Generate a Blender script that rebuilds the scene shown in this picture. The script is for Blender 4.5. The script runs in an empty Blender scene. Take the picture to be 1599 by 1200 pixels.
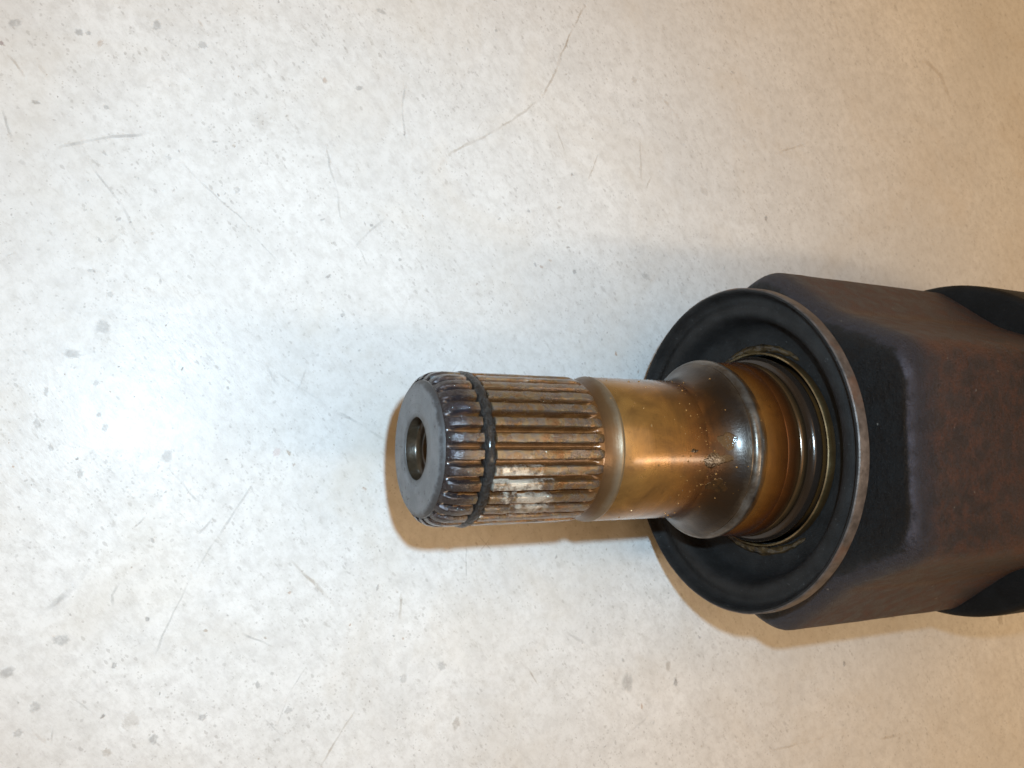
import bpy, bmesh, math, random
from mathutils import Vector, Matrix, noise

random.seed(7)
S = bpy.context.scene
COL = S.collection
MM = 0.001

# ------------------------------------------------------------------ camera
AXIS_H = 0.045                    # height of the shaft axis over the floor
CAM_H = AXIS_H + 0.150
TILT, PITCH, FPX, PW, PH = math.radians(26.7), math.radians(4.46), 1294.0, 1599.0, 1200.0
R_ = Vector((math.cos(TILT), 0, math.sin(TILT)))
F0 = Vector((math.sin(TILT), 0, -math.cos(TILT)))
F_ = F0 * math.cos(PITCH) + Vector((0, 1, 0)) * math.sin(PITCH)
U_ = Vector((0, 1, 0)) * math.cos(PITCH) - F0 * math.sin(PITCH)
CAM = Vector((0, 0, CAM_H))
cd = bpy.data.cameras.new('camera')
cam = bpy.data.objects.new('camera', cd)
COL.objects.link(cam)
cd.sensor_width = 36.0
cd.lens = 36.0 * FPX / PW
cd.clip_start = 0.005
cd.clip_end = 50
cd.dof.use_dof = True
cd.dof.focus_distance = 0.172
cd.dof.aperture_fstop = 48
M = Matrix((R_, U_, -F_)).transposed().to_4x4()
M.translation = CAM
cam.matrix_world = M
S.camera = cam

# ------------------------------------------------------------------ light
W = bpy.data.worlds.new('World')
S.world = W
W.use_nodes = True
bg = W.node_tree.nodes['Background']
bg.inputs[0].default_value = (1.0, 0.625, 0.30, 1)      # dim warm tungsten room
bg.inputs[1].default_value = 0.26

def lamp(name, kind, loc, target, energy, color, **kw):
    d = bpy.data.lights.new(name, kind)
    d.energy = energy
    d.color = color
    for k, v in kw.items():
        setattr(d, k, v)
    o = bpy.data.objects.new(name, d)
    COL.objects.link(o)
    o.location = loc
    o.rotation_euler = (Vector(target) - Vector(loc)).to_track_quat('-Z', 'Y').to_euler()
    return o

# the camera's own flash, beside the lens
FL = CAM + Vector((0.013, 0.018, 0.002))
lamp('camera_flash', 'SPOT', FL, FL + F_ + Vector((-0.17, -0.09, 0)), 2.4, (0.53, 0.80, 1.02),
     shadow_soft_size=0.0028, spot_size=math.radians(112), spot_blend=1.0)
# warm ceiling lamp (its streak runs along the smooth shaft)
cl = lamp('ceiling_lamp', 'AREA', (0.92, -0.40, 1.28), (0.92, -0.40, 0), 6.5, (1.0, 0.78, 0.55),
          shape='RECTANGLE', size=1.2, size_y=0.13)
cl.rotation_euler = (0, 0, 0)
# added overhead softbox: carries the warm ambient, keeps side reflections dark
c2 = lamp('overhead_fill', 'AREA', (0.2, 0.1, 1.9), (0.2, 0.1, 0), 21.5, (1.0, 0.63, 0.31), shape='RECTANGLE', size=2.2, size_y=2.0)
c2.rotation_euler = (0, 0, 0)

S.view_settings.view_transform = 'Standard'
S.view_settings.look = 'None'
S.view_settings.exposure = 0.0
S.view_settings.gamma = 1.0
S.view_settings.use_curve_mapping = False

# ------------------------------------------------------------------ helpers
def px_floor(x, y, z=0.0):
    d = R_ * ((x - PW / 2) / FPX) - U_ * ((y - PH / 2) / FPX) + F_
    t = (z - CAM.z) / d.z
    return CAM + d * t

def link(name, me, mat, parent=None, smooth=40):
    o = bpy.data.objects.new(name, me)
    COL.objects.link(o)
    if mat:
        me.materials.append(mat)
    if smooth:
        me.polygons.foreach_set('use_smooth', [True] * len(me.polygons))
        me.set_sharp_from_angle(angle=math.radians(smooth))
    if parent:
        o.parent = parent
    return o

def mesh(name, verts, faces):
    me = bpy.data.meshes.new(name)
    me.from_pydata(verts, [], faces)
    me.update()
    return me

def lathe(name, prof, seg=160, closed=False, radial=None):
    """prof: list of (x, r) in mm round the X axis; outside faces outwards when x grows"""
    vs, fs = [], []
    n = len(prof)
    for i, (x, r) in enumerate(prof):
        for k in range(seg):
            a = 2 * math.pi * k / seg
            xx, rr = (x, r) if radial is None else radial(x, r, a)
            vs.append((xx * MM, rr * math.sin(a) * MM, rr * math.cos(a) * MM))
    m = n if closed else n - 1
    for i in range(m):
        j = (i + 1) % n
        for k in range(seg):
            l = (k + 1) % seg
            fs.append((i * seg + k, i * seg + l, j * seg + l, j * seg + k))
    if not closed:
        if prof[0][1] > 0.01:
            pass
    me = mesh(name, vs, fs)
    bm = bmesh.new(); bm.from_mesh(me)
    bmesh.ops.remove_doubles(bm, verts=bm.verts, dist=1e-7)
    bmesh.ops.recalc_face_normals(bm, faces=bm.faces)
    bm.to_mesh(me); bm.free()
    return me

def arc(cx, cr, rad, a0, a1, n=6):
    return [(cx + rad * math.cos(math.radians(a0 + (a1 - a0) * i / n)),
             cr + rad * math.sin(math.radians(a0 + (a1 - a0) * i / n))) for i in range(n + 1)]

# ------------------------------------------------------------------ material kit
class NT:
    def __init__(self, name):
        self.m = bpy.data.materials.new(name)
        self.m.use_nodes = True
        self.t = self.m.node_tree
        self.t.nodes.clear()
        self.out = self.t.nodes.new('ShaderNodeOutputMaterial')
        self.b = self.t.nodes.new('ShaderNodeBsdfPrincipled')
        self.t.links.new(self.b.outputs[0], self.out.inputs[0])
    def n(self, kind, **kw):
        nd = self.t.nodes.new('ShaderNode' + kind)
        for k, v in kw.items():
            setattr(nd, k, v)
        return nd
    def l(self, a, b):
        self.t.links.new(a, b)
    def put(self, sock, v):
        if isinstance(v, (int, float)):
            sock.default_value = v
        elif isinstance(v, tuple):
            sock.default_value = v if len(v) == 4 or sock.type == 'VECTOR' else (*v, 1)
        else:
            self.l(v, sock)
    def coord(self, obj=None, scale=(1, 1, 1), rot=(0, 0, 0)):
        tc = self.n('TexCoord')
        if obj:
            tc.object = obj
        mp = self.n('Mapping')
        mp.inputs['Scale'].default_value = scale
        mp.inputs['Rotation'].default_value = rot
        self.l(tc.outputs['Object'], mp.inputs[0])
        return mp.outputs[0]
    def noise(self, vec, scale, detail=4, rough=0.6, dist=0.0):
        nd = self.n('TexNoise')
        self.l(vec, nd.inputs['Vector'])
        nd.inputs['Scale'].default_value = scale
        nd.inputs['Detail'].default_value = detail
        nd.inputs['Roughness'].default_value = rough
        nd.inputs['Distortion'].default_value = dist
        return nd.outputs['Fac']
    def ramp(self, fac, stops, interp='LINEAR'):
        nd = self.n('ValToRGB')
        cr = nd.color_ramp
        cr.interpolation = interp
        while len(cr.elements) < len(stops):
            cr.elements.new(0.5)
        for e, (p, c) in zip(cr.elements, stops):
            e.position = p
            e.color = (c, c, c, 1) if isinstance(c, (int, float)) else (*c, 1)
        self.l(fac, nd.inputs[0])
        return nd.outputs[0]
    def mix(self, fac, a, b, mode='MIX'):
        nd = self.n('Mix', data_type='RGBA', blend_type=mode)
        self.put(nd.inputs[0], fac)
        self.put(nd.inputs[6], a)
        self.put(nd.inputs[7], b)
        return nd.outputs[2]
    def math(self, op, a, b=0.0, c=0.0, clamp=False):
        nd = self.n('Math', operation=op, use_clamp=clamp)
        for i, v in enumerate((a, b, c)):
            self.put(nd.inputs[i], v)
        return nd.outputs[0]
    def maprange(self, v, a, b, c=0.0, d=1.0, smooth=True):
        nd = self.n('MapRange', interpolation_type='SMOOTHSTEP' if smooth else 'LINEAR')
        for i, q in enumerate((v, a, b, c, d)):
            self.put(nd.inputs[i], q)
        return nd.outputs[0]
    def xyz(self, vec):
        nd = self.n('SeparateXYZ')
        self.l(vec, nd.inputs[0])
        return nd.outputs
    def bump(self, h, strength, dist, prev=None):
        nd = self.n('Bump')
        nd.inputs['Strength'].default_value = strength
        nd.inputs['Distance'].default_value = dist
        self.l(h, nd.inputs['Height'])
        if prev:
            self.l(prev, nd.inputs['Normal'])
        return nd.outputs[0]
    def set(self, **kw):
        names = dict(color='Base Color', metal='Metallic', rough='Roughness', normal='Normal',
                     spec='Specular IOR Level', coat='Coat Weight', coat_rough='Coat Roughness', alpha='Alpha',
                     coat_normal='Coat Normal', tint='Coat Tint', sheen='Sheen Weight')
        for k, v in kw.items():
            self.put(self.b.inputs[names[k]], v)
        return self.m

# ------------------------------------------------------------------ materials
def mat_floor():
    t = NT('floor_paint')
    c = t.coord()
    cloud = t.noise(c, 9, 5, 0.6)
    mid = t.noise(c, 60, 5, 0.65, 0.4)
    r0 = t.coord(rot=(0, 0, math.radians(50)))
    mp = t.n('Mapping'); mp.inputs['Scale'].default_value = (0.5, 1, 1)
    t.l(r0, mp.inputs[0])
    cs = mp.outputs[0]
    streak = t.noise(cs, 420, 4, 0.7)
    col = t.mix(t.ramp(cloud, [(0.3, 0), (0.7, 1)]), (0.535, 0.535, 0.530), (0.655, 0.652, 0.642))
    col = t.mix(t.ramp(mid, [(0.40, 0), (0.66, 0.5)]), col, (0.51, 0.50, 0.485))
    col = t.mix(t.ramp(t.noise(c, 330, 5, 0.75), [(0.44, 0), (0.68, 0.55)]), col, (0.44, 0.43, 0.41))
    col = t.mix(t.ramp(streak, [(0.50, 0), (0.70, 0.5)]), col, (0.45, 0.44, 0.43))
    fine = t.noise(cs, 1500, 3, 0.7)
    col = t.mix(t.ramp(fine, [(0.58, 0), (0.74, 0.5)]), col, (0.40, 0.385, 0.36))
    def pins(scale, dens, size, colr, a, col, cs=cs):
        v = t.n('TexVoronoi')
        wv = t.n('VectorMath', operation='ADD')
        t.l(cs, wv.inputs[0])
        nn = t.n('TexNoise'); t.l(cs, nn.inputs['Vector']); nn.inputs['Scale'].default_value = scale * 1.7
        sc_ = t.n('VectorMath', operation='SCALE'); t.l(nn.outputs['Color'], sc_.inputs[0]); sc_.inputs['Scale'].default_value = 0.5 / scale
        t.l(sc_.outputs[0], wv.inputs[1])
        t.l(wv.outputs[0], v.inputs['Vector']); v.inputs['Scale'].default_value = scale
        q = t.xyz(v.outputs['Color'])
        clump = t.math('MULTIPLY', t.maprange(t.noise(c, 45, 4, 0.7), 0.40, 0.62, 0.08, 2.1), dens)
        on = t.math('LESS_THAN', q[0], clump)
        rad = t.math('MULTIPLY', t.math('POWER', q[1], 2.0), size)
        m = t.math('MULTIPLY', on, t.maprange(t.math('SUBTRACT', v.outputs['Distance'], rad), -0.02, 0.10, a, 0.0))
        return t.mix(m, col, colr)
    col = pins(330, 0.035, 0.20, (0.34, 0.33, 0.32), 0.40, col)
    col = pins(620, 0.13, 0.24, (0.30, 0.29, 0.28), 0.36, col, c)
    col = pins(1150, 0.20, 0.36, (0.30, 0.285, 0.27), 0.42, col)
    col = pins(1500, 0.24, 0.36, (0.30, 0.285, 0.27), 0.42, col, c)
    fl1 = t.math('MULTIPLY', t.ramp(t.noise(cs, 520, 6, 0.78), [(0.56, 0), (0.68, 0.65)]), t.maprange(t.noise(c, 30, 3), 0.36, 0.62, 0.25, 1.0))
    col = t.mix(fl1, col, (0.33, 0.315, 0.295))
    fl2 = t.ramp(t.noise(c, 140, 6, 0.75), [(0.60, 0), (0.72, 0.40)])
    col = t.mix(fl2, col, (0.42, 0.40, 0.375))
    # brownish grime, its own irregular patches
    gr = t.noise(c, 26, 4, 0.6, 0.8)
    col = t.mix(t.ramp(gr, [(0.50, 0), (0.72, 0.30)]), col, (0.49, 0.43, 0.35))
    h = t.math('ADD', t.math('MULTIPLY', t.noise(cs, 240, 4, 0.6), 1.0), t.math('MULTIPLY', t.noise(cs, 1100, 3, 0.6), 0.35))
    return t.set(color=col, rough=t.maprange(mid, 0.3, 0.7, 0.26, 0.38), normal=t.bump(h, 0.5, 0.0003), spec=0.09)

def mat_marks():
    t = NT('floor_mark')
    a = t.n('Attribute', attribute_name='mark')
    c = t.coord()
    nz = t.noise(c, 900, 3, 0.7)
    al = t.math('MULTIPLY', a.outputs['Alpha'], t.maprange(nz, 0.25, 0.55, 0.35, 1.0))
    return t.set(color=a.outputs['Color'], rough=0.6, alpha=al, spec=0.3)

def mat_end_face():
    t = NT('grey_steel_face')
    c = t.coord()
    col = t.mix(t.ramp(t.noise(c, 260, 4), [(0.35, 0), (0.7, 1)]), (0.135, 0.140, 0.148), (0.20, 0.205, 0.212))
    col = t.mix(t.ramp(t.noise(c, 900, 3), [(0.63, 0), (0.7, 0.9)]), col, (0.03, 0.025, 0.02))
    Y, Z = t.xyz(c)[1:3]
    rad = t.math('SQRT', t.math('ADD', t.math('MULTIPLY', Y, Y), t.math('MULTIPLY', Z, Z)))
    v = t.n('CombineXYZ'); t.l(rad, v.inputs[0])
    rings = t.noise(v.outputs[0], 2600, 3, 0.7)
    col = t.mix(t.ramp(rings, [(0.4, 0), (0.7, 0.35)]), col, (0.10, 0.10, 0.105))
    # dirt creeping in from the bore and the worn outer edge
    e = t.math('ADD', rad, t.math('MULTIPLY', t.math('SUBTRACT', t.noise(c, 500, 4, 0.7), 0.5), 0.0025))
    col = t.mix(t.maprange(e, 0.0118, 0.0129, 0.0, 0.85), col, (0.035, 0.031, 0.030))
    col = t.mix(t.maprange(e, 0.0061, 0.0071, 0.6, 0.0), col, (0.05, 0.042, 0.035))
    n = t.bump(rings, 0.35, 0.00006, t.bump(t.noise(c, 1600, 3), 0.25, 0.0001))
    return t.set(color=col, metal=0.35, rough=0.5, normal=n)

def steel_x(name, stops, rough, metal, x0, x1, grime=0.5, coat=0.0, fine=0.2, circ=0.0, dark=(0.03, 0.015, 0.006), wobble=0.0022, coat_rough=0.17):
    """oily steel whose varnish colour changes along the shaft (x in mm)"""
    t = NT(name)
    c = t.coord()
    x = t.xyz(c)[0]
    wob = t.math('MULTIPLY', t.math('SUBTRACT', t.noise(c, 170, 5, 0.7), 0.5), wobble)
    f = t.maprange(t.math('ADD', x, wob), x0 * MM, x1 * MM, smooth=False)
    col = t.ramp(f, [((p - x0) / (x1 - x0), q) for p, q in stops])
    cl = t.noise(c, 110, 5, 0.6, 0.6)
    col = t.mix(t.ramp(cl, [(0.40, 0), (0.68, grime)]), col, dark)
    cl2 = t.noise(c, 420, 4, 0.7)
    col = t.mix(t.ramp(cl2, [(0.60, 0), (0.72, grime * 0.6)]), col, dark)
    n = t.bump(t.noise(c, 1300, 4, 0.7), fine, 0.00012)
    if circ:
        cc = t.coord(scale=(1, 0.03, 0.03))
        n = t.bump(t.noise(cc, 2600, 2), circ, 0.0001, n)
    r = t.maprange(cl, 0.3, 0.7, rough * 0.8, rough * 1.25)
    return t.set(color=col, metal=metal, rough=r, normal=n, coat=coat, coat_rough=coat_rough)

def mat_tooth(core):
    t = NT('spline_tooth_steel')
    c = t.coord(core)
    X, Y, Z = t.xyz(c)[0:3]
    info = t.n('ObjectInfo')
    a = t.noise(c, 240, 5, 0.65, 0.3)
    ca = t.coord(core, scale=(0.25, 1, 1))
    b = t.noise(ca, 700, 4, 0.7)
    col = t.mix(t.ramp(a, [(0.36, 0), (0.62, 1)]), (0.105, 0.043, 0.012), (0.140, 0.098, 0.060))
    hue = t.ramp(t.noise(c, 380, 2), [(0.34, (0.19, 0.095, 0.026)), (0.46, (0.095, 0.105, 0.115)), (0.54, (0.20, 0.145, 0.07)), (0.66, (0.17, 0.068, 0.018))])
    col = t.mix(0.45, col, hue)
    # flanks and tooth foot hold dark oil
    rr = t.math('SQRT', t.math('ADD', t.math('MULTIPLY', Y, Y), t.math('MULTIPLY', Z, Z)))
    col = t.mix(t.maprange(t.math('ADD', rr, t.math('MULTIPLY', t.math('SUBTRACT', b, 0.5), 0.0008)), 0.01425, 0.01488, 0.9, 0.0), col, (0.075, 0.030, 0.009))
    # blackened tips ahead of the snap ring
    tip = t.maprange(t.math('ADD', X, t.math('MULTIPLY', t.math('SUBTRACT', a, 0.5), 0.007)), 0.0578, 0.0640, 0.95, 0.0)
    col = t.mix(tip, col, (0.020, 0.018, 0.022))
    # white smear behind the ring, low on the side
    d = t.n('VectorMath', operation='DISTANCE')
    sc = t.coord(core, scale=(0.62, 1.0, 0.4))
    t.l(sc, d.inputs[0]); d.inputs[1].default_value = (0.0698 * 0.62, -0.0058, 0.0138 * 0.4)
    sm = t.math('ADD', d.outputs['Value'], t.math('MULTIPLY', t.math('SUBTRACT', t.noise(c, 420, 5, 0.75), 0.5), 0.014))
    col = t.mix(t.maprange(sm, 0.0008, 0.0042, 0.8, 0.0), col, (0.66, 0.60, 0.50))
    d2 = t.n('VectorMath', operation='DISTANCE')
    t.l(sc, d2.inputs[0]); d2.inputs[1].default_value = (0.0735 * 0.62, -0.0100, 0.0112 * 0.4)
    sm2 = t.math('ADD', d2.outputs['Value'], t.math('MULTIPLY', t.math('SUBTRACT', t.noise(c, 420, 4, 0.7), 0.5), 0.009))
    col = t.mix(t.maprange(sm2, 0.0004, 0.0034, 0.75, 0.0), col, (0.60, 0.54, 0.45))
    h = t.math('ADD', t.noise(c, 900, 4, 0.7), t.math('MULTIPLY', b, 1.2))
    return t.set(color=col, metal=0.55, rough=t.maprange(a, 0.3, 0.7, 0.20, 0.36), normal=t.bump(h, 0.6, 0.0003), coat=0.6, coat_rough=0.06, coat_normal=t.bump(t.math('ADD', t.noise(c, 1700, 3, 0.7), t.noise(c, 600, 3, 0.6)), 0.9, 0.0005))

def mat_core():
    t = NT('oily_spline_root')
    c = t.coord()
    a = t.noise(c, 300, 4, 0.7)
    X = t.xyz(c)[0]
    col = t.mix(t.ramp(a, [(0.35, 0), (0.65, 1)]), (0.060, 0.023, 0.007), (0.125, 0.052, 0.015))
    col = t.mix(t.maprange(t.math('ADD', X, t.math('MULTIPLY', t.math('SUBTRACT', a, 0.5), 0.004)), 0.0568, 0.0600, 0.95, 0.0), col, (0.022, 0.021, 0.024))
    h = t.noise(t.coord(scale=(0.4, 1, 1)), 700, 3, 0.6)
    return t.set(color=col, metal=0.4, rough=0.2, normal=t.bump(h, 0.45, 0.0002), coat=1.0, coat_rough=0.10, coat_normal=t.bump(h, 0.16, 0.0002))

def mat_ring():
    t = NT('grimy_black_steel')
    c = t.coord()
    a = t.noise(c, 900, 4, 0.75)
    col = t.mix(t.ramp(a, [(0.4, 0), (0.7, 1)]), (0.006, 0.0045, 0.004), (0.022, 0.018, 0.015))
    return t.set(color=col, metal=0.0, rough=0.4, normal=t.bump(a, 1.0, 0.001), spec=0.3, coat=0.3, coat_rough=0.09)

def mat_black(name, base, rough=0.5, bump=0.35, fleck=0.25, scale=1.0, spec=0.4):
    t = NT(name)
    c = t.coord()
    a = t.noise(c, 90 * scale, 5, 0.65)
    b = t.noise(c, 1500, 3, 0.7)
    col = t.mix(t.ramp(a, [(0.35, 0), (0.7, 1)]), tuple(v * 0.6 for v in base), tuple(v * 1.5 for v in base))
    col = t.mix(t.ramp(b, [(0.66, 0), (0.74, fleck)]), col, (0.20, 0.19, 0.18))
    return t.set(color=col, rough=rough, normal=t.bump(t.math('ADD', b, a), bump, 0.0002), spec=spec)

def mat_rim():
    t = NT('worn_rim_steel')
    c = t.coord()
    a = t.noise(c, 350, 5, 0.7)
    col = t.mix(t.ramp(a, [(0.35, 0), (0.65, 1)]), (0.050, 0.040, 0.035), (0.13, 0.105, 0.092))
    col = t.mix(t.ramp(t.noise(c, 120, 3), [(0.55, 0), (0.7, 0.5)]), col, (0.16, 0.07, 0.035))
    return t.set(color=col, metal=0.35, rough=0.5, normal=t.bump(t.noise(c, 1500, 3), 0.5, 0.0002))

def mat_housing():
    t = NT('rusty_painted_housing')
    c = t.coord()
    X, Y, Z = t.xyz(c)[0:3]
    a = t.noise(c, 45, 5, 0.6)
    b = t.noise(c, 260, 5, 0.7)
    f = t.noise(c, 1700, 3, 0.7)
    body = t.mix(t.ramp(a, [(0.35, 0), (0.65, 1)]), (0.042, 0.027, 0.024), (0.075, 0.050, 0.044))
    body = t.mix(t.ramp(b, [(0.44, 0), (0.62, 0.65)]), body, (0.13, 0.043, 0.020))
    body = t.mix(t.ramp(f, [(0.48, 0), (0.68, 0.75)]), body, (0.035, 0.024, 0.021))
    body = t.mix(t.ramp(t.noise(c, 2300, 3, 0.7), [(0.58, 0), (0.72, 0.6)]), body, (0.13, 0.088, 0.072))
    # rust along the ribs and flutes
    ang = t.math('ARCTAN2', t.math('ABSOLUTE', Y), Z)
    crease = t.math('ABSOLUTE', t.math('SUBTRACT', t.math('ADD', ang, t.math('MULTIPLY', t.math('SUBTRACT', a, 0.5), 0.25)), math.radians(60)))
    body = t.mix(t.maprange(crease, 0.0, 0.085, 0.65, 0.0), body, (0.105, 0.045, 0.014))
    rib = t.math('ABSOLUTE', t.math('SUBTRACT', t.math('ADD', ang, t.math('MULTIPLY', t.math('SUBTRACT', a, 0.5), 0.3)), math.radians(31)))
    body = t.mix(t.math('MULTIPLY', t.maprange(rib, 0.0, 0.09, 0.45, 0.0), t.ramp(b, [(0.4, 0.2), (0.6, 1)])), body, (0.14, 0.055, 0.025))
    # paint: black on the end face, thinning to blue-grey just behind its edge
    xw = t.math('ADD', X, t.math('MULTIPLY', t.math('SUBTRACT', t.noise(c, 120, 4, 0.7), 0.5), 0.003))
    body = t.mix(t.maprange(xw, 0.1470, 0.1545, 0.9, 0.0), body, (0.032, 0.031, 0.040))
    body = t.mix(t.maprange(xw, 0.1443, 0.1450, 1.0, 0.0), body, (0.0095, 0.0085, 0.0085))
    # bluish glint painted into the colour of the worn, chipped front edge
    edge = t.math('MULTIPLY', t.math('MULTIPLY', t.maprange(X, 0.1441, 0.1446), t.maprange(xw, 0.1448, 0.1478, 1.0, 0.0)), t.maprange(ang, 0.42, 0.55, 1.0, 0.12))
    body = t.mix(t.math('MULTIPLY', edge, t.ramp(t.noise(c, 240, 5, 0.7), [(0.36, 0.0), (0.66, 0.65)])), body, (0.13, 0.13, 0.17))
    body = t.mix(t.ramp(t.noise(c, 620, 2), [(0.735, 0), (0.765, 0.7)]), body, (0.35, 0.30, 0.25))
    h = t.math('ADD', t.noise(c, 3200, 4, 0.8), t.math('MULTIPLY', t.noise(c, 700, 5, 0.75), 2.2))
    return t.set(color=body, metal=0.12, rough=t.maprange(b, 0.3, 0.7, 0.42, 0.62), normal=t.bump(h, 1.0, 0.0009), spec=0.5)

def mat_simple(name, c0, c1, rough, metal, scale=300, bump=0.3, coat=0.0):
    t = NT(name)
    c = t.coord()
    a = t.noise(c, scale, 4, 0.7)
    return t.set(color=t.mix(t.ramp(a, [(0.35, 0), (0.68, 1)]), c0, c1), rough=rough, metal=metal,
                 normal=t.bump(t.noise(c, scale * 4, 3), bump, 0.0002), coat=coat, coat_rough=0.1)

# ------------------------------------------------------------------ the floor
FM = mat_floor()
fl = mesh('floor', [(-0.7, -0.8, 0), (1.1, -0.8, 0), (1.1, 0.8, 0), (-0.7, 0.8, 0)], [(0, 1, 2, 3)])
floor = link('floor', fl, FM, smooth=0)
floor['kind'] = 'structure'
floor['label'] = 'pale grey painted concrete floor with specks and scuffs'

class Marks:
    def __init__(self):
        self.v, self.f, self.c, self.k = [], [], [], 0
    def z(self):
        self.k += 1
        return 3e-5 + self.k * 6e-8
    def blob(self, p, rx, ry, rot, col, al, n=9, jag=0.35):
        z = self.z()
        b = len(self.v)
        self.v.append((p.x, p.y, z)); self.c.append((*col, al))
        for ring, (s, q) in enumerate(((0.6, al), (1.0, 0.0))):
            for i in range(n):
                a = 2 * math.pi * i / n
                if ring == 0:
                    js = 1 + random.uniform(-jag, jag)
                    self.js = getattr(self, 'js', {}); self.js[i] = js
                js = self.js[i]
                x, y = rx * s * js * math.cos(a), ry * s * js * math.sin(a)
                self.v.append((p.x + x * math.cos(rot) - y * math.sin(rot), p.y + x * math.sin(rot) + y * math.cos(rot), z))
                self.c.append((*col, q))
        for i in range(n):
            j = (i + 1) % n
            self.f.append((b, b + 1 + i, b + 1 + j))
            self.f.append((b + 1 + i, b + 1 + n + i, b + 1 + n + j, b + 1 + j))
    def line(self, pts, w, col, al):
        # resample with wobble, soft edges, fading ends
        P = [px_floor(*p) for p in pts]
        out = []
        for a, b in zip(P, P[1:]):
            m = max(2, int((b - a).length / 0.0016))
            out += [a.lerp(b, i / m) for i in range(m)]
        out.append(P[-1])
        z = self.z()
        n = len(out)
        base = len(self.v)
        for i, p in enumerate(out):
            d = (out[min(i + 1, n - 1)] - out[max(i - 1, 0)]).normalized()
            s = Vector((-d.y, d.x, 0))
            q = p + s * 0.0004 * noise.noise(p * 260)
            wv = w * (0.55 + 0.8 * abs(noise.noise(p * 420 + Vector((3, 1, 7)))))
            t = i / max(1, n - 1)
            av = al * min(1, 5 * t + 0.05, 5 * (1 - t) + 0.05) * max(0.12, min(1.0, 0.65 + 1.3 * noise.noise(p * 180 + Vector((9, 4, 2)))))
            for o_, aa in ((-1, 0), (-0.35, av), (0.35, av), (1, 0)):
                self.v.append((q.x + s.x * wv * o_, q.y + s.y * wv * o_, z))
                self.c.append((*col, aa))
        for i in range(n - 1):
            for j in range(3):
                a = base + i * 4 + j
                self.f.append((a, a + 1, a + 5, a + 4))
    def build(self, name, mat, parent):
        me = mesh(name, self.v, self.f)
        at = me.color_attributes.new('mark', 'FLOAT_COLOR', 'POINT')
        at.data.foreach_set('color', [q for c in self.c for q in c])
        o = link(name, me, mat, parent, smooth=0)
        o['kind'] = 'stuff'
        return o

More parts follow.
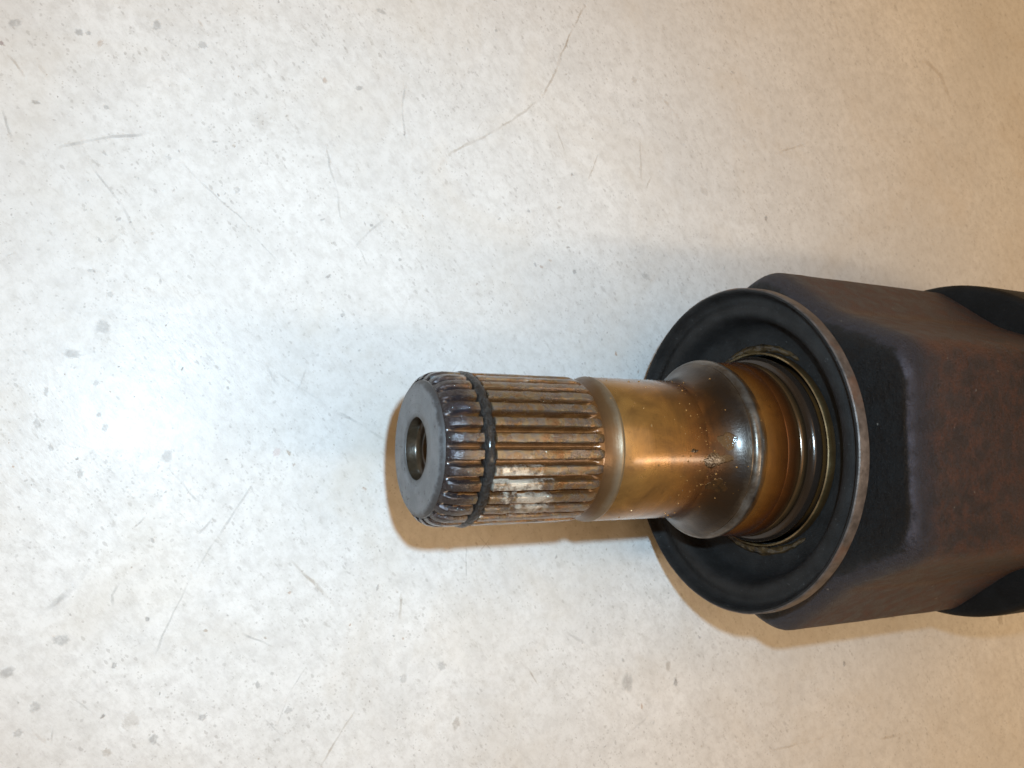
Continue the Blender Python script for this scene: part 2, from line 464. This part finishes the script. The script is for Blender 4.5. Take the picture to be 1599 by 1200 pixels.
MK = mat_marks()
GREY, BROWN, DARK, ORNG = (0.32, 0.32, 0.32), (0.38, 0.29, 0.19), (0.10, 0.095, 0.09), (0.50, 0.28, 0.13)
sc = Marks()
for pts, w, c, a in [
    ([(86, 232), (140, 220), (190, 213), (240, 208)], 0.5, GREY, .5), ([(125, 235), (160, 282), (190, 320), (213, 362)], .38, GREY, .5),
    ([(275, 248), (320, 290), (372, 337), (435, 412)], .28, GREY, .4), ([(510, 225), (515, 260), (527, 300), (533, 350)], .35, GREY, .35),
    ([(915, 5), (885, 65), (862, 125), (845, 155)], .42, BROWN, .6), ([(845, 155), (800, 188), (760, 212), (705, 238), (686, 264)], .45, BROWN, .55),
    ([(632, 130), (628, 175), (633, 218)], .4, GREY, .35), ([(603, 342), (575, 365), (552, 388)], .45, GREY, .4), ([(560, 385), (575, 420)], .3, GREY, .3),
    ([(1033, 152), (1062, 188)], .5, BROWN, .55), ([(1002, 190), (1000, 235), (1002, 285)], .4, BROWN, .35), ([(868, 198), (883, 242)], .3, BROWN, .4),
    ([(935, 240), (918, 282)], .25, BROWN, .4), ([(1020, 272), (1008, 296)], .35, BROWN, .4), ([(755, 190), (742, 206)], .3, BROWN, .4),
    ([(142, 885), (115, 918), (90, 938), (58, 964)], .8, GREY, .5), ([(398, 752), (340, 838), (300, 900)], .35, GREY, .5),
    ([(300, 900), (265, 968), (238, 1032)], .3, GREY, .45), ([(450, 872), (490, 910), (528, 950)], .45, BROWN, .55), ([(187, 910), (175, 930), (176, 948)], .4, GREY, .45),
    ([(388, 557), (415, 570), (436, 607)], .4, GREY, .42), ([(432, 580), (465, 603), (502, 628)], .35, DARK, .35), ([(528, 643), (565, 665), (603, 688)], .5, GREY, .4),
    ([(522, 670), (480, 706)], .35, GREY, .45), ([(262, 730), (285, 755), (312, 788)], .3, GREY, .35), ([(556, 1108), (528, 1150), (500, 1197)], .3, BROWN, .45),
    ([(334, 808), (308, 836)], .3, DARK, .5), ([(228, 805), (206, 826)], .3, GREY, .5), ([(13, 85), (40, 124)], .4, BROWN, .5), ([(60, 96), (75, 126)], .5, BROWN, .5),
    ([(4, 172), (10, 195), (19, 217)], .4, GREY, .4), ([(45, 1136), (76, 1166)], .35, BROWN, .5), ([(85, 1135), (78, 1165)], .3, GREY, .4), ([(378, 988), (430, 1012)], .3, GREY, .4),
    ([(626, 925), (623, 972)], .4, BROWN, .5), ([(825, 1043), (840, 1072)], .3, BROWN, .5), ([(885, 988), (915, 1008)], .5, GREY, .45), ([(727, 850), (728, 905)], .16, GREY, .5),
    ([(745, 835), (770, 862)], .15, BROWN, .5), ([(768, 838), (744, 868)], .15, BROWN, .5), ([(982, 1146), (1012, 1118)], .5, GREY, .4), ([(480, 1040), (450, 1085), (430, 1140)], .25, GREY, .3),
    ([(410, 1120), (440, 1150)], .25, GREY, .3), ([(115, 1090), (150, 1115)], .25, GREY, .35), ([(160, 1040), (140, 1075)], .3, GREY, .35), ([(1200, 1175), (1290, 1150)], .5, BROWN, .3),
    ([(1370, 1155), (1420, 1145)], .6, BROWN, .3), ([(480, 575), (460, 620)], .3, GREY, .3), ([(700, 590), (720, 560)], .3, GREY, .25), ([(1300, 15), (1310, 60)], .5, BROWN, .3),
    ([(1210, 240), (1260, 225)], .5, BROWN, .3), ([(1440, 90), (1470, 120), (1485, 160)], 1.2, BROWN, .3), ([(25, 395), (10, 400)], .3, GREY, .4), ([(188, 365), (165, 380)], .5, GREY, .4)]:
    sc.line(pts, w * MM * 1.25, c, a * 0.6)
sc.build('scuff_scratches', MK, floor)

sp = Marks()
for x, y, rx, ry, c, a in [
    (160, 510, 12, 12, GREY, .6), (113, 553, 12, 8, GREY, .6), (96, 1000, 12, 8, GREY, .65), (980, 1066, 10, 15, GREY, .6), (1055, 1066, 4, 6, DARK, .8), (1043, 1040, 5, 9, BROWN, .55),
    (10, 1052, 11, 8, GREY, .7), (240, 1155, 6, 9, GREY, .8), (245, 40, 6, 8, DARK, .6), (22, 36, 9, 5, DARK, .55), (124, 51, 6, 5, DARK, .65), (138, 52, 4, 3, GREY, .7), (316, 71, 7, 6, GREY, .6), (560, 138, 7, 4, DARK, .6),
    (261, 713, 8, 10, GREY, .6), (402, 1070, 4, 6, DARK, .65), (316, 1121, 7, 5, GREY, .75), (712, 1130, 7, 10, BROWN, .65), (690, 1040, 7, 8, GREY, .55), (630, 1060, 6, 9, GREY, .5), (157, 68, 4, 5, ORNG, .6),
    (507, 126, 4, 5, ORNG, .7), (2, 68, 3, 4, (0.20, 0.04, 0.03), .95), (1196, 341, 3, 4, DARK, .8), (1318, 1037, 3, 4, DARK, .8), (432, 706, 6, 8, (0.7, 0.4, 0.36), .5), (230, 967, 3.5, 4, DARK, .85), (178, 1040, 3.5, 5, DARK, .7),
    (825, 330, 3, 3, DARK, .7), (845, 417, 4, 2.5, ORNG, .7), (897, 425, 4, 4, DARK, .75), (1008, 432, 11, 5, GREY, .45), (166, 168, 4, 4, DARK, .55), (370, 297, 5, 6, GREY, .6), (580, 352, 3, 3, DARK, .7), (450, 1110, 7, 5, GREY, .6),
    (775, 48, 3, 3, DARK, .6), (595, 18, 8, 4, DARK, .5), (425, 1052, 3, 3, DARK, .5), (55, 1104, 7, 8, GREY, .6), (28, 1145, 6, 6, GREY, .6), (205, 1125, 12, 12, BROWN, .35), (166, 1176, 6, 6, BROWN, .6), (155, 648, 4, 4, DARK, .5),
    (58, 662, 5, 8, GREY, .6), (80, 700, 4, 5, GREY, .6), (164, 668, 5, 7, GREY, .5), (150, 599, 4, 5, GREY, .5), (72, 612, 3, 8, GREY, .55), (125, 740, 4, 7, GREY, .55), (172, 460, 5, 5, DARK, .45), (143, 423, 6, 3, GREY, .6),
    (410, 190, 18, 12, BROWN, .22), (700, 750, 3, 3, DARK, .4), (356, 606, 3, 3, DARK, .6), (535, 492, 5, 3, DARK, .5), (1562, 968, 7, 10, BROWN, .5), (1055, 1060, 3, 3, DARK, .6), (990, 125, 5, 6, BROWN, .45), (1100, 300, 9, 7, BROWN, .25)]:
    p = px_floor(x, y)
    k = (CAM - p).length / FPX * 1.0
    c = tuple(v * 0.6 + 0.14 for v in c)
    sp.blob(p, rx * k, ry * k, random.uniform(-.4, .4), c, a * 0.42, n=18, jag=0.22)
# scattered specks, mostly short dashes lying the same way
A = math.radians(-50)
for i in range(9000):
    x, y = random.uniform(-0.09, 0.36), random.uniform(-0.20, 0.20)
    p = Vector((x, y, 0))
    den = 0.5 + 1.1 * noise.noise(p * 26 + Vector((2, 8, 1))) + 0.5 * noise.noise(p * 90)
    if random.random() > den * (1.0 if x < 0.16 else 0.6):
        continue
    s = 0.00010 + 0.00036 * random.random() ** 7
    el = random.uniform(1.0, 2.6)
    v = random.random()
    col = DARK if v < .45 else (GREY if v < .78 else (BROWN if v < .96 else ORNG))
    sp.blob(p, s * el, s, A + random.gauss(0, .9), col, random.uniform(.2, .7) * (0.55 if x < 0.14 else 0.35), n=8, jag=.35)
sp.build('floor_specks', MK, floor)

# ------------------------------------------------------------------ the driveshaft joint
BX = 0.19
root = bpy.data.objects.new('driveshaft_joint', None)
COL.objects.link(root)
root.location = (BX, 0, 0)
root.empty_display_size = 0.02
root['label'] = 'rusty brown driveshaft joint with oily splined stub shaft lying on pale floor'
root['category'] = 'driveshaft'

def part(name, me, mat, parent=None, smooth=40, label=None):
    o = link(name, me, mat, parent or root, smooth)
    if parent is None:
        o.location = (-BX, 0, AXIS_H)
    if label:
        o['label'] = label
    return o

# --- splined end
core_prof = [(55.7, 13.15)] + [(55.9, 13.35), (56.4, 13.62), (57.2, 13.75), (62.60, 13.75), (62.62, 12.7), (64.98, 12.7), (65.0, 13.75),
             (85.6, 13.75), (86.5, 13.85), (87.3, 14.1), (88.0, 14.35), (88.35, 14.4)]
NT_ = 30
def core_r(x, r, a):
    # rounded groove bottoms between the teeth
    if 56.0 < x < 87.4 and r > 13.6:
        u = (((a + 2 * math.pi * 0.35 / NT_) * NT_ / (2 * math.pi) + 0.5) % 1.0 - 0.5) * 2      # 0 on a tooth, +-1 mid groove
        w = min(1.0, (1 - abs(u)) / 0.36)
        f = min(1, (x - 56) / 1.2, (87.4 - x) / 1.4)
        r = r - f * (0.55 - 0.85 * w * w)
    return x, r
core_prof = core_prof[:4] + [(57.2 + i * 0.9, 13.75) for i in range(1, 6)] + core_prof[4:8] + [(65 + i * 1.5, 13.75) for i in range(1, 14)] + core_prof[8:]
core = part('splined_section', lathe('splined_section', core_prof, seg=30 * 36, radial=core_r), mat_core(), smooth=60)

end_prof = [(55.0, 6.0), (54.9, 6.03), (54.8, 6.15), (54.8, 9), (54.8, 11.5)] + arc(56.3, 11.75, 1.5, 180, 118, 8)[1:] + [(55.9, 13.3)]
face = part('end_face', lathe('end_face', end_prof), mat_end_face(), label='matte grey machined end face')
hole_prof = [(55.0, 6.0), (56.9, 5.9), (57.2, 5.8), (57.5, 5.4), (57.7, 4.7), (57.75, 3.9), (58.0, 3.6), (62, 2.2), (72, 2.1), (72, 0.001)]
part('centre_hole', lathe('centre_hole', hole_prof), mat_simple('oily_hole', (0.015, 0.010, 0.006), (0.060, 0.040, 0.024), 0.28, 0.4, coat=0.4),
     parent=face, label='dark oily countersunk centre hole')

TM = mat_tooth(core)
sect = [(-.077, 0), (-.069, .35), (-.059, .80), (-.052, .965), (-.028, 1.0), (.028, 1.0), (.052, .965), (.059, .80), (.069, .35), (.077, 0)]
def tooth_mesh(seed):
    rnd = random.Random(seed)
    vs, fs = [], []
    def run(stations):
        base = len(vs)
        m = len(sect)
        for x, rc in stations:
            for a, hgt in sect:
                r0 = min(13.7, rc - 0.02)
                rr = r0 + (rc - r0) * hgt + (rnd.uniform(-.05, .05) if hgt > .97 else rnd.uniform(-.12, .08) if hgt > .3 else 0)
                aa = a * (1 + rnd.uniform(-.09, .06))
                vs.append((x * MM, rr * math.sin(aa) * MM, rr * math.cos(aa) * MM))
        n = len(stations)
        for i in range(n - 1):
            for j in range(m - 1):
                p = base + i * m + j
                fs.append((p, p + m, p + m + 1, p + 1))
        fs.append(tuple(base + j for j in range(m)))
        fs.append(tuple(base + (n - 1) * m + j for j in reversed(range(m))))
    run([(55.75, 13.45), (56.1, 13.95), (56.7, 14.4), (57.5, 14.72), (58.6, 14.93), (60, 15.0), (61.4, 15.0), (62.5, 14.97), (62.62, 14.8)])
    run([(64.98, 14.8), (65.1, 14.97)] + [(65.8 + i * 1.55, 15.0) for i in range(13)] + [(85.8, 15.0), (86.8, 14.97), (87.6, 14.8), (88.3, 14.45)])
    return mesh('spline_tooth', vs, fs)
tm = [tooth_mesh(s) for s in range(4)]
for m_ in tm:
    m_.materials.append(TM)
    m_.polygons.foreach_set('use_smooth', [True] * len(m_.polygons))
    m_.set_sharp_from_angle(angle=math.radians(33))
for i in range(NT_):
    o = bpy.data.objects.new('spline_tooth', tm[(i * 7 + i // 4) % 4])
    COL.objects.link(o)
    o.parent = core
    o.rotation_euler.x = 2 * math.pi * (i + 0.35) / NT_

def ring_r(x, r, a):
    v = noise.noise(Vector((math.cos(a) * 6, math.sin(a) * 6, x * 0.9)))
    v2 = noise.noise(Vector((math.cos(a) * 24, math.sin(a) * 24, x * 1.9)))
    return x + 0.22 * v + 0.12 * v2, r + (0.20 * v2 + 0.12 * v if r > 13.5 else 0)
rp = [(62.85, 12.6), (62.8, 14.3), (62.95, 14.8), (63.3, 15.12), (63.8, 15.22), (64.3, 15.12), (64.72, 14.8), (64.85, 14.3), (64.8, 12.6)]
part('snap_ring', lathe('snap_ring', rp, seg=220, radial=ring_r), mat_ring(), label='grimy black snap ring in the spline groove')

# --- collar, smooth shaft, shoulder, seal journal
part('collar', lathe('collar', [(88.0, 13.6), (88.3, 14.25), (88.9, 14.3), (89.8, 14.42), (90.6, 14.65), (91.3, 14.95)] + arc(92.15, 14.75, 0.5, 125, 65, 5) + [(92.7, 15.1)]),
     steel_x('collar_steel', [(88, (0.085, 0.043, 0.018)), (90.5, (0.12, 0.068, 0.031)), (91.6, (0.17, 0.125, 0.08)), (92.6, (0.22, 0.15, 0.08))], 0.34, 0.55, 88, 93, grime=0.35, circ=0.3))
part('smooth_shaft', lathe('smooth_shaft', [(92.5, 15.0), (92.7, 15.15), (100, 15.15), (107, 15.15), (113.4, 15.15)]),
     steel_x('golden_varnished_steel', [(92, (0.25, 0.130, 0.036)), (98, (0.275, 0.135, 0.033)), (106, (0.23, 0.098, 0.020)), (110, (0.16, 0.058, 0.012)), (114, (0.070, 0.023, 0.006))],
             0.30, 0.55, 92, 114, grime=0.85, coat=1.0, fine=0.10, circ=0.30, dark=(0.080, 0.034, 0.008), wobble=0.010), label='smooth shaft with golden brown oil varnish')
fil = [(113.3, 15.15), (114.6, 15.2), (115.9, 15.42), (117.2, 15.85), (118.5, 16.5), (119.7, 17.4), (120.7, 18.45), (121.3, 19.2)]
fil += arc(122.9, 18.75, 1.45, 160, 50, 9) + [(124.6, 19.62), (125.2, 19.5)]
part('flared_shoulder', lathe('flared_shoulder', fil),
     steel_x('oily_shoulder_steel', [(113, (0.16, 0.06, 0.015)), (115.0, (0.070, 0.027, 0.008)), (117.5, (0.034, 0.016, 0.007)), (120.6, (0.024, 0.014, 0.008)), (121.6, (0.075, 0.052, 0.033)), (122.8, (0.19, 0.18, 0.165)), (123.9, (0.20, 0.12, 0.055)), (125, (0.30, 0.12, 0.025))],
             0.34, 0.6, 113, 126, grime=0.9, coat=0.3, fine=0.4, circ=0.2, dark=(0.014, 0.008, 0.005), wobble=0.004, coat_rough=0.2), label='rounded shoulder wet with dark oil')
part('seal_journal', lathe('seal_journal', [(125.0, 19.5), (125.6, 19.55), (127, 19.75), (130.2, 20.0), (130.5, 19.9), (130.8, 20.05), (133.4, 20.2), (133.7, 19.9), (134.2, 19.85), (134.6, 20.25), (135.1, 20.3), (135.4, 20.0), (136.3, 20.0)]),
     steel_x('amber_journal_steel', [(125, (0.28, 0.11, 0.022)), (127, (0.24, 0.080, 0.014)), (130, (0.15, 0.042, 0.008)), (132.5, (0.065, 0.020, 0.006)), (134.4, (0.085, 0.045, 0.018)), (136, (0.03, 0.018, 0.010))],
             0.22, 0.55, 125, 136.5, grime=0.4, coat=0.4, fine=0.1, circ=0.25))
bead = [(136.0, 19.9)] + arc(138.0, 19.8, 1.85, 172, 40, 10) + [(140.2, 21.0), (141.5, 20.9)]
part('seal_bead', lathe('seal_bead', bead),
     steel_x('dark_bead_steel', [(136, (0.028, 0.018, 0.012)), (138.2, (0.05, 0.035, 0.028)), (139.6, (0.17, 0.075, 0.02)), (141, (0.05, 0.03, 0.02))], 0.2, 0.6, 136, 141.6, grime=0.3, coat=0.4))
part('seal_sleeve', lathe('seal_sleeve', [(142.5, 22.1), (139.8, 22.2), (139.3, 22.28), (139.15, 22.5), (139.3, 22.72), (139.8, 22.8), (142.5, 22.85)]),
     steel_x('brass_sleeve_steel', [(139, (0.46, 0.31, 0.16)), (139.5, (0.20, 0.12, 0.05)), (140.4, (0.12, 0.06, 0.02)), (142.6, (0.05, 0.03, 0.02))], 0.3, 0.7, 139, 142.6, grime=0.55), label='thin brassy seal sleeve edge')

# --- dust shield
sh = [(131.75, 37.05), (131.55, 36.9), (131.5, 36.6), (131.7, 36.3), (132.6, 36.0), (133.6, 35.5), (134.1, 34.9), (134.15, 34.3), (133.85, 33.6), (133.7, 32.7), (133.75, 31.8), (134.05, 31.1), (134.7, 30.5), (136, 30.1), (138.2, 29.6), (139.6, 29.0), (140.6, 27.6), (141.2, 25.0), (141.3, 22.6),
      (142.8, 22.6), (142.8, 29.6), (136.0, 31.2), (135.6, 35.4), (134.6, 36.5), (134.2, 37.05)]
shield = part('dust_shield', lathe('dust_shield', sh, closed=True), mat_black('black_shield_paint', (0.0115, 0.0102, 0.0095), rough=0.58, bump=0.6, fleck=0.35, scale=2, spec=0.28))
rim = [(131.62, 36.8), (131.58, 37.02), (131.78, 37.22), (134.1, 37.3), (134.35, 37.15), (134.35, 36.5), (134.0, 36.6)]
def rim_r(x, r, a):
    return x, r + 0.07 * noise.noise(Vector((math.cos(a) * 9, math.sin(a) * 9, x * 0.3)))
part('rim', lathe('rim', rim, closed=True, radial=rim_r, seg=240), mat_rim(), parent=shield, label='worn grey brown rim of the dust shield')

def grease(a0, a1, rin, rout, x, seed):
    """lumpy crust of dried grease on the shield floor; angles from top, towards +Y"""
    vs, fs = [], []
    n, m = max(10, int((a1 - a0) / 1.6)), 7
    for i in range(n + 1):
        t = i / n
        a = math.radians(a0 + (a1 - a0) * t)
        taper = math.sin(math.pi * t) ** 0.5
        for j in range(m + 1):
            s = j / m
            r = rin + (rout - rin) * (0.5 + (s - 0.5) * taper) + 0.35 * noise.noise(Vector((i * .35, j * .6, seed)))
            h = taper * math.sin(math.pi * s) ** 0.6 * (0.45 + 0.75 * abs(noise.noise(Vector((i * .45, j * .7, seed + 5)))))
            xx = x - (0.0 if r < 26 else (r - 26) * 0.55) - h
            vs.append((xx * MM, r * math.sin(a) * MM, r * math.cos(a) * MM))
    for i in range(n):
        for j in range(m):
            p = i * (m + 1) + j
            fs.append((p, p + 1, p + m + 2, p + m + 1))
    me = mesh('grease_crust', vs, fs)
    bm = bmesh.new(); bm.from_mesh(me); bmesh.ops.recalc_face_normals(bm, faces=bm.faces)
    bm.to_mesh(me); bm.free()
    return me
GM = mat_simple('dried_grease', (0.008, 0.005, 0.003), (0.085, 0.048, 0.018), 0.28, 0.0, 420, 0.7)
for k, g in enumerate([(222, 305, 22.9, 24.9, 141.1, 1.0), (56, 124, 22.9, 24.8, 141.1, 9.0)]):
    part('grease_crust', grease(*g), GM, parent=shield, smooth=60)

# --- housing: three flat lobes with shallow flutes between them
def raw_r(deg):
    a = abs(((deg + 60) % 120) - 60)
    if a <= 30:
        return 38.0 / math.cos(math.radians(a))
    p = Vector((43.88 * math.cos(math.radians(30)), 43.88 * math.sin(math.radians(30))))
    q = Vector((35.4 * math.cos(math.radians(60)), 35.4 * math.sin(math.radians(60))))
    d = Vector((math.cos(math.radians(a)), math.sin(math.radians(a))))
    e = q - p
    det = d.x * (-e.y) + e.x * d.y
    return (p.x * (-e.y) + e.x * p.y) / det
def sect_r(deg, w=6.5):
    tot = s = 0
    for k in range(-6, 7):
        g = math.exp(-0.5 * (k / 3) ** 2)
        s += g * raw_r(deg + k * w / 6); tot += g
    return s / tot + 0.3
NS = 240
SR = [sect_r(360 * k / NS) for k in range(NS)]
st = []
for i in range(9):
    b = math.pi / 2 * i / 8
    st.append((1 - math.sin(b), 1 - math.cos(b)))
st = st[::-1]        # from the flat front face to the full section
vs, fs = [], []
rows = [(140.5, 22.0, None), (142.6, 24.5, None), (143.6, 27.0, None), (143.85, 29.5, None)] + [(x, None, d) for x, d in st] + [(151 + 4 * i, None, 0.0) for i in range(17)]
for x, rc, d in rows:
    for k in range(NS):
        a = 2 * math.pi * k / NS
        fx = x
        if rc is None and d is not None and x < 2:
            al = abs(((360 * k / NS + 60) % 120) - 60)
            q = min(1, max(0, (al - 18) / 16))
            fr = 1.5 + 4.3 * q * q * (3 - 2 * q)
            r, fx = SR[k] - fr * d, 143.9 + fr * x
        else:
            r = rc if rc else SR[k]
        if rc is None:
            r += 0.10 * noise.noise(Vector((x * .12, math.sin(a) * 5, math.cos(a) * 5)))
        vs.append((fx * MM, r * math.sin(a) * MM, r * math.cos(a) * MM))
for i in range(len(rows) - 1):
    for k in range(NS):
        l = (k + 1) % NS
        fs.append((i * NS + k, i * NS + l, (i + 1) * NS + l, (i + 1) * NS + k))
hm = mesh('housing', vs, fs)
bm = bmesh.new(); bm.from_mesh(hm); bmesh.ops.recalc_face_normals(bm, faces=bm.faces); bm.to_mesh(hm); bm.free()
part('housing', hm, mat_housing(), smooth=60, label='rusty brown lobed joint housing with black painted front')

# --- rubber boot behind the housing
bp = [(188.0, 33.0), (188.0, 42.9)] + arc(189.4, 43.1, 1.4, 180, 90, 5) + [(193, 44.6), (206, 44.6), (207, 44.0), (214, 44.0), (215, 44.6), (217, 44.3), (221, 41.5), (224, 37), (228, 41), (232, 42.5), (236, 41), (241, 33), (246, 36.5), (250, 37.5), (254, 36), (259, 28), (264, 31), (268, 31.5), (272, 29), (278, 20), (292, 18.5), (292, 12.5)]
def boot_r(x, r, a):
    return x, r
BO = 18.0
bp = [(x + BO + (22 if x > 200 else 0), r) for x, r in bp]
boot = part('rubber_boot', lathe('rubber_boot', bp, seg=120), mat_black('black_rubber', (0.009, 0.0088, 0.0088), rough=0.6, bump=0.6, fleck=0.2, spec=0.22))
part('clamp_band', lathe('clamp_band', [(x + BO + 22, r) for x, r in [(207.4, 44.1), (207.4, 44.7), (213.6, 44.7), (213.6, 44.1)]], seg=120),
     mat_simple('clamp_steel', (0.22, 0.20, 0.18), (0.35, 0.33, 0.30), 0.4, 0.8), parent=boot)
part('axle_bar', lathe('axle_bar', [(300, 12.4), (390, 12.4), (390, 0.001)], seg=80), mat_simple('rusty_bar', (0.06, 0.035, 0.025), (0.12, 0.06, 0.035), 0.55, 0.3))

# --- oil droplets and grit stuck to the shaft
def droplets():
    bm = bmesh.new()
    rnd = random.Random(3)
    def radius(x):
        pr = [(65, 15), (88, 14.6), (92.5, 15.2), (113.4, 15.15), (116, 15.45), (118.5, 16.5), (120.7, 18.45), (122, 19.95), (123.5, 20.1), (125, 19.3), (136, 19.0)]
        for (a, b), (c, d) in zip(pr, pr[1:]):
            if a <= x <= c:
                return b + (d - b) * (x - a) / (c - a)
        return 15
    for i in range(190):
        x = rnd.choice([rnd.uniform(88, 136), rnd.uniform(93, 122), rnd.gauss(111.5, 2.2), rnd.gauss(112, 3)])
        x = min(max(x, 66), 135.5)
        a = rnd.uniform(-1.5, 1.5) if x < 105 or rnd.random() < .5 else rnd.gauss(-0.25, 0.35)
        r = radius(x)
        s = 0.06 + 0.20 * rnd.random() ** 3
        mt = Matrix.Translation((x * MM, r * math.sin(a) * MM, r * math.cos(a) * MM)) @ Matrix.Diagonal((s * MM * rnd.uniform(.8, 1.5), s * MM, s * MM, 1))
        bmesh.ops.create_icosphere(bm, subdivisions=1, radius=1.0, matrix=mt)
    me = bpy.data.meshes.new('oil_droplets')
    bm.to_mesh(me); bm.free()
    return me
od = part('oil_droplets', droplets(), mat_simple('brown_oil', (0.22, 0.11, 0.03), (0.34, 0.18, 0.06), 0.06, 0.5, coat=1.0, bump=0.02), smooth=180)
od['kind'] = 'stuff'

# --- wet oil smear where the shaft meets the shoulder
def smear(xc, ac, lx, la, seed, thick):
    """lumpy film of oil lying on the shaft; xc in mm, ac in radians from the top towards +Y"""
    def rad(x):
        pr = [(60, 15.15), (113.4, 15.15), (114.6, 15.2), (115.9, 15.42), (117.2, 15.85), (118.5, 16.5), (119.7, 17.4), (120.7, 18.45), (121.3, 19.2), (124, 20.0)]
        for (a, b), (c, d) in zip(pr, pr[1:]):
            if a <= x <= c:
                return b + (d - b) * (x - a) / (c - a)
        return 15.15
    n, m = 56, 10
    vs, fs = [(xc * MM, (rad(xc) + thick) * math.sin(ac) * MM, (rad(xc) + thick) * math.cos(ac) * MM)], []
    for j in range(1, m + 1):
        s_ = j / m
        for i in range(n):
            t_ = 2 * math.pi * i / n
            e = 0.78 + 0.5 * noise.noise(Vector((math.cos(t_) * 1.0, math.sin(t_) * 1.0, seed))) + 0.10 * noise.noise(Vector((math.cos(t_) * 3.5, math.sin(t_) * 3.5, seed + 3)))
            x = xc + lx * e * s_ * math.cos(t_)
            a = ac + la * e * s_ * math.sin(t_)
            lump = 0.5 + 1.0 * abs(noise.noise(Vector((x * 1.3, a * 18, seed + 8))))
            r = rad(x) + (thick * lump * (1 - s_ ** 3) if j < m else -0.05)
            vs.append((x * MM, r * math.sin(a) * MM, r * math.cos(a) * MM))
    for i in range(n):
        l = (i + 1) % n
        fs.append((0, 1 + i, 1 + l))
        for j in range(m - 1):
            p, q = 1 + j * n, 1 + (j + 1) * n
            fs.append((p + i, q + i, q + l, p + l))
    me = mesh('oil_smear', vs, fs)
    b_ = bmesh.new(); b_.from_mesh(me); bmesh.ops.recalc_face_normals(b_, faces=b_.faces); b_.to_mesh(me); b_.free()
    return me
OM = mat_simple('dark_wet_oil', (0.008, 0.004, 0.002), (0.035, 0.014, 0.004), 0.14, 0.0, 700, 0.35, coat=0.5)
for q in [(115.0, -0.16, 4.4, 0.14, 2.0, 0.07), (117.4, 0.10, 2.6, 0.16, 11.0, 0.06), (109.6, -0.03, 1.3, 0.035, 21.0, 0.05), (116.3, -0.50, 2.8, 0.13, 31.0, 0.05)]:
    part('oil_smear', smear(*q), OM, smooth=180)
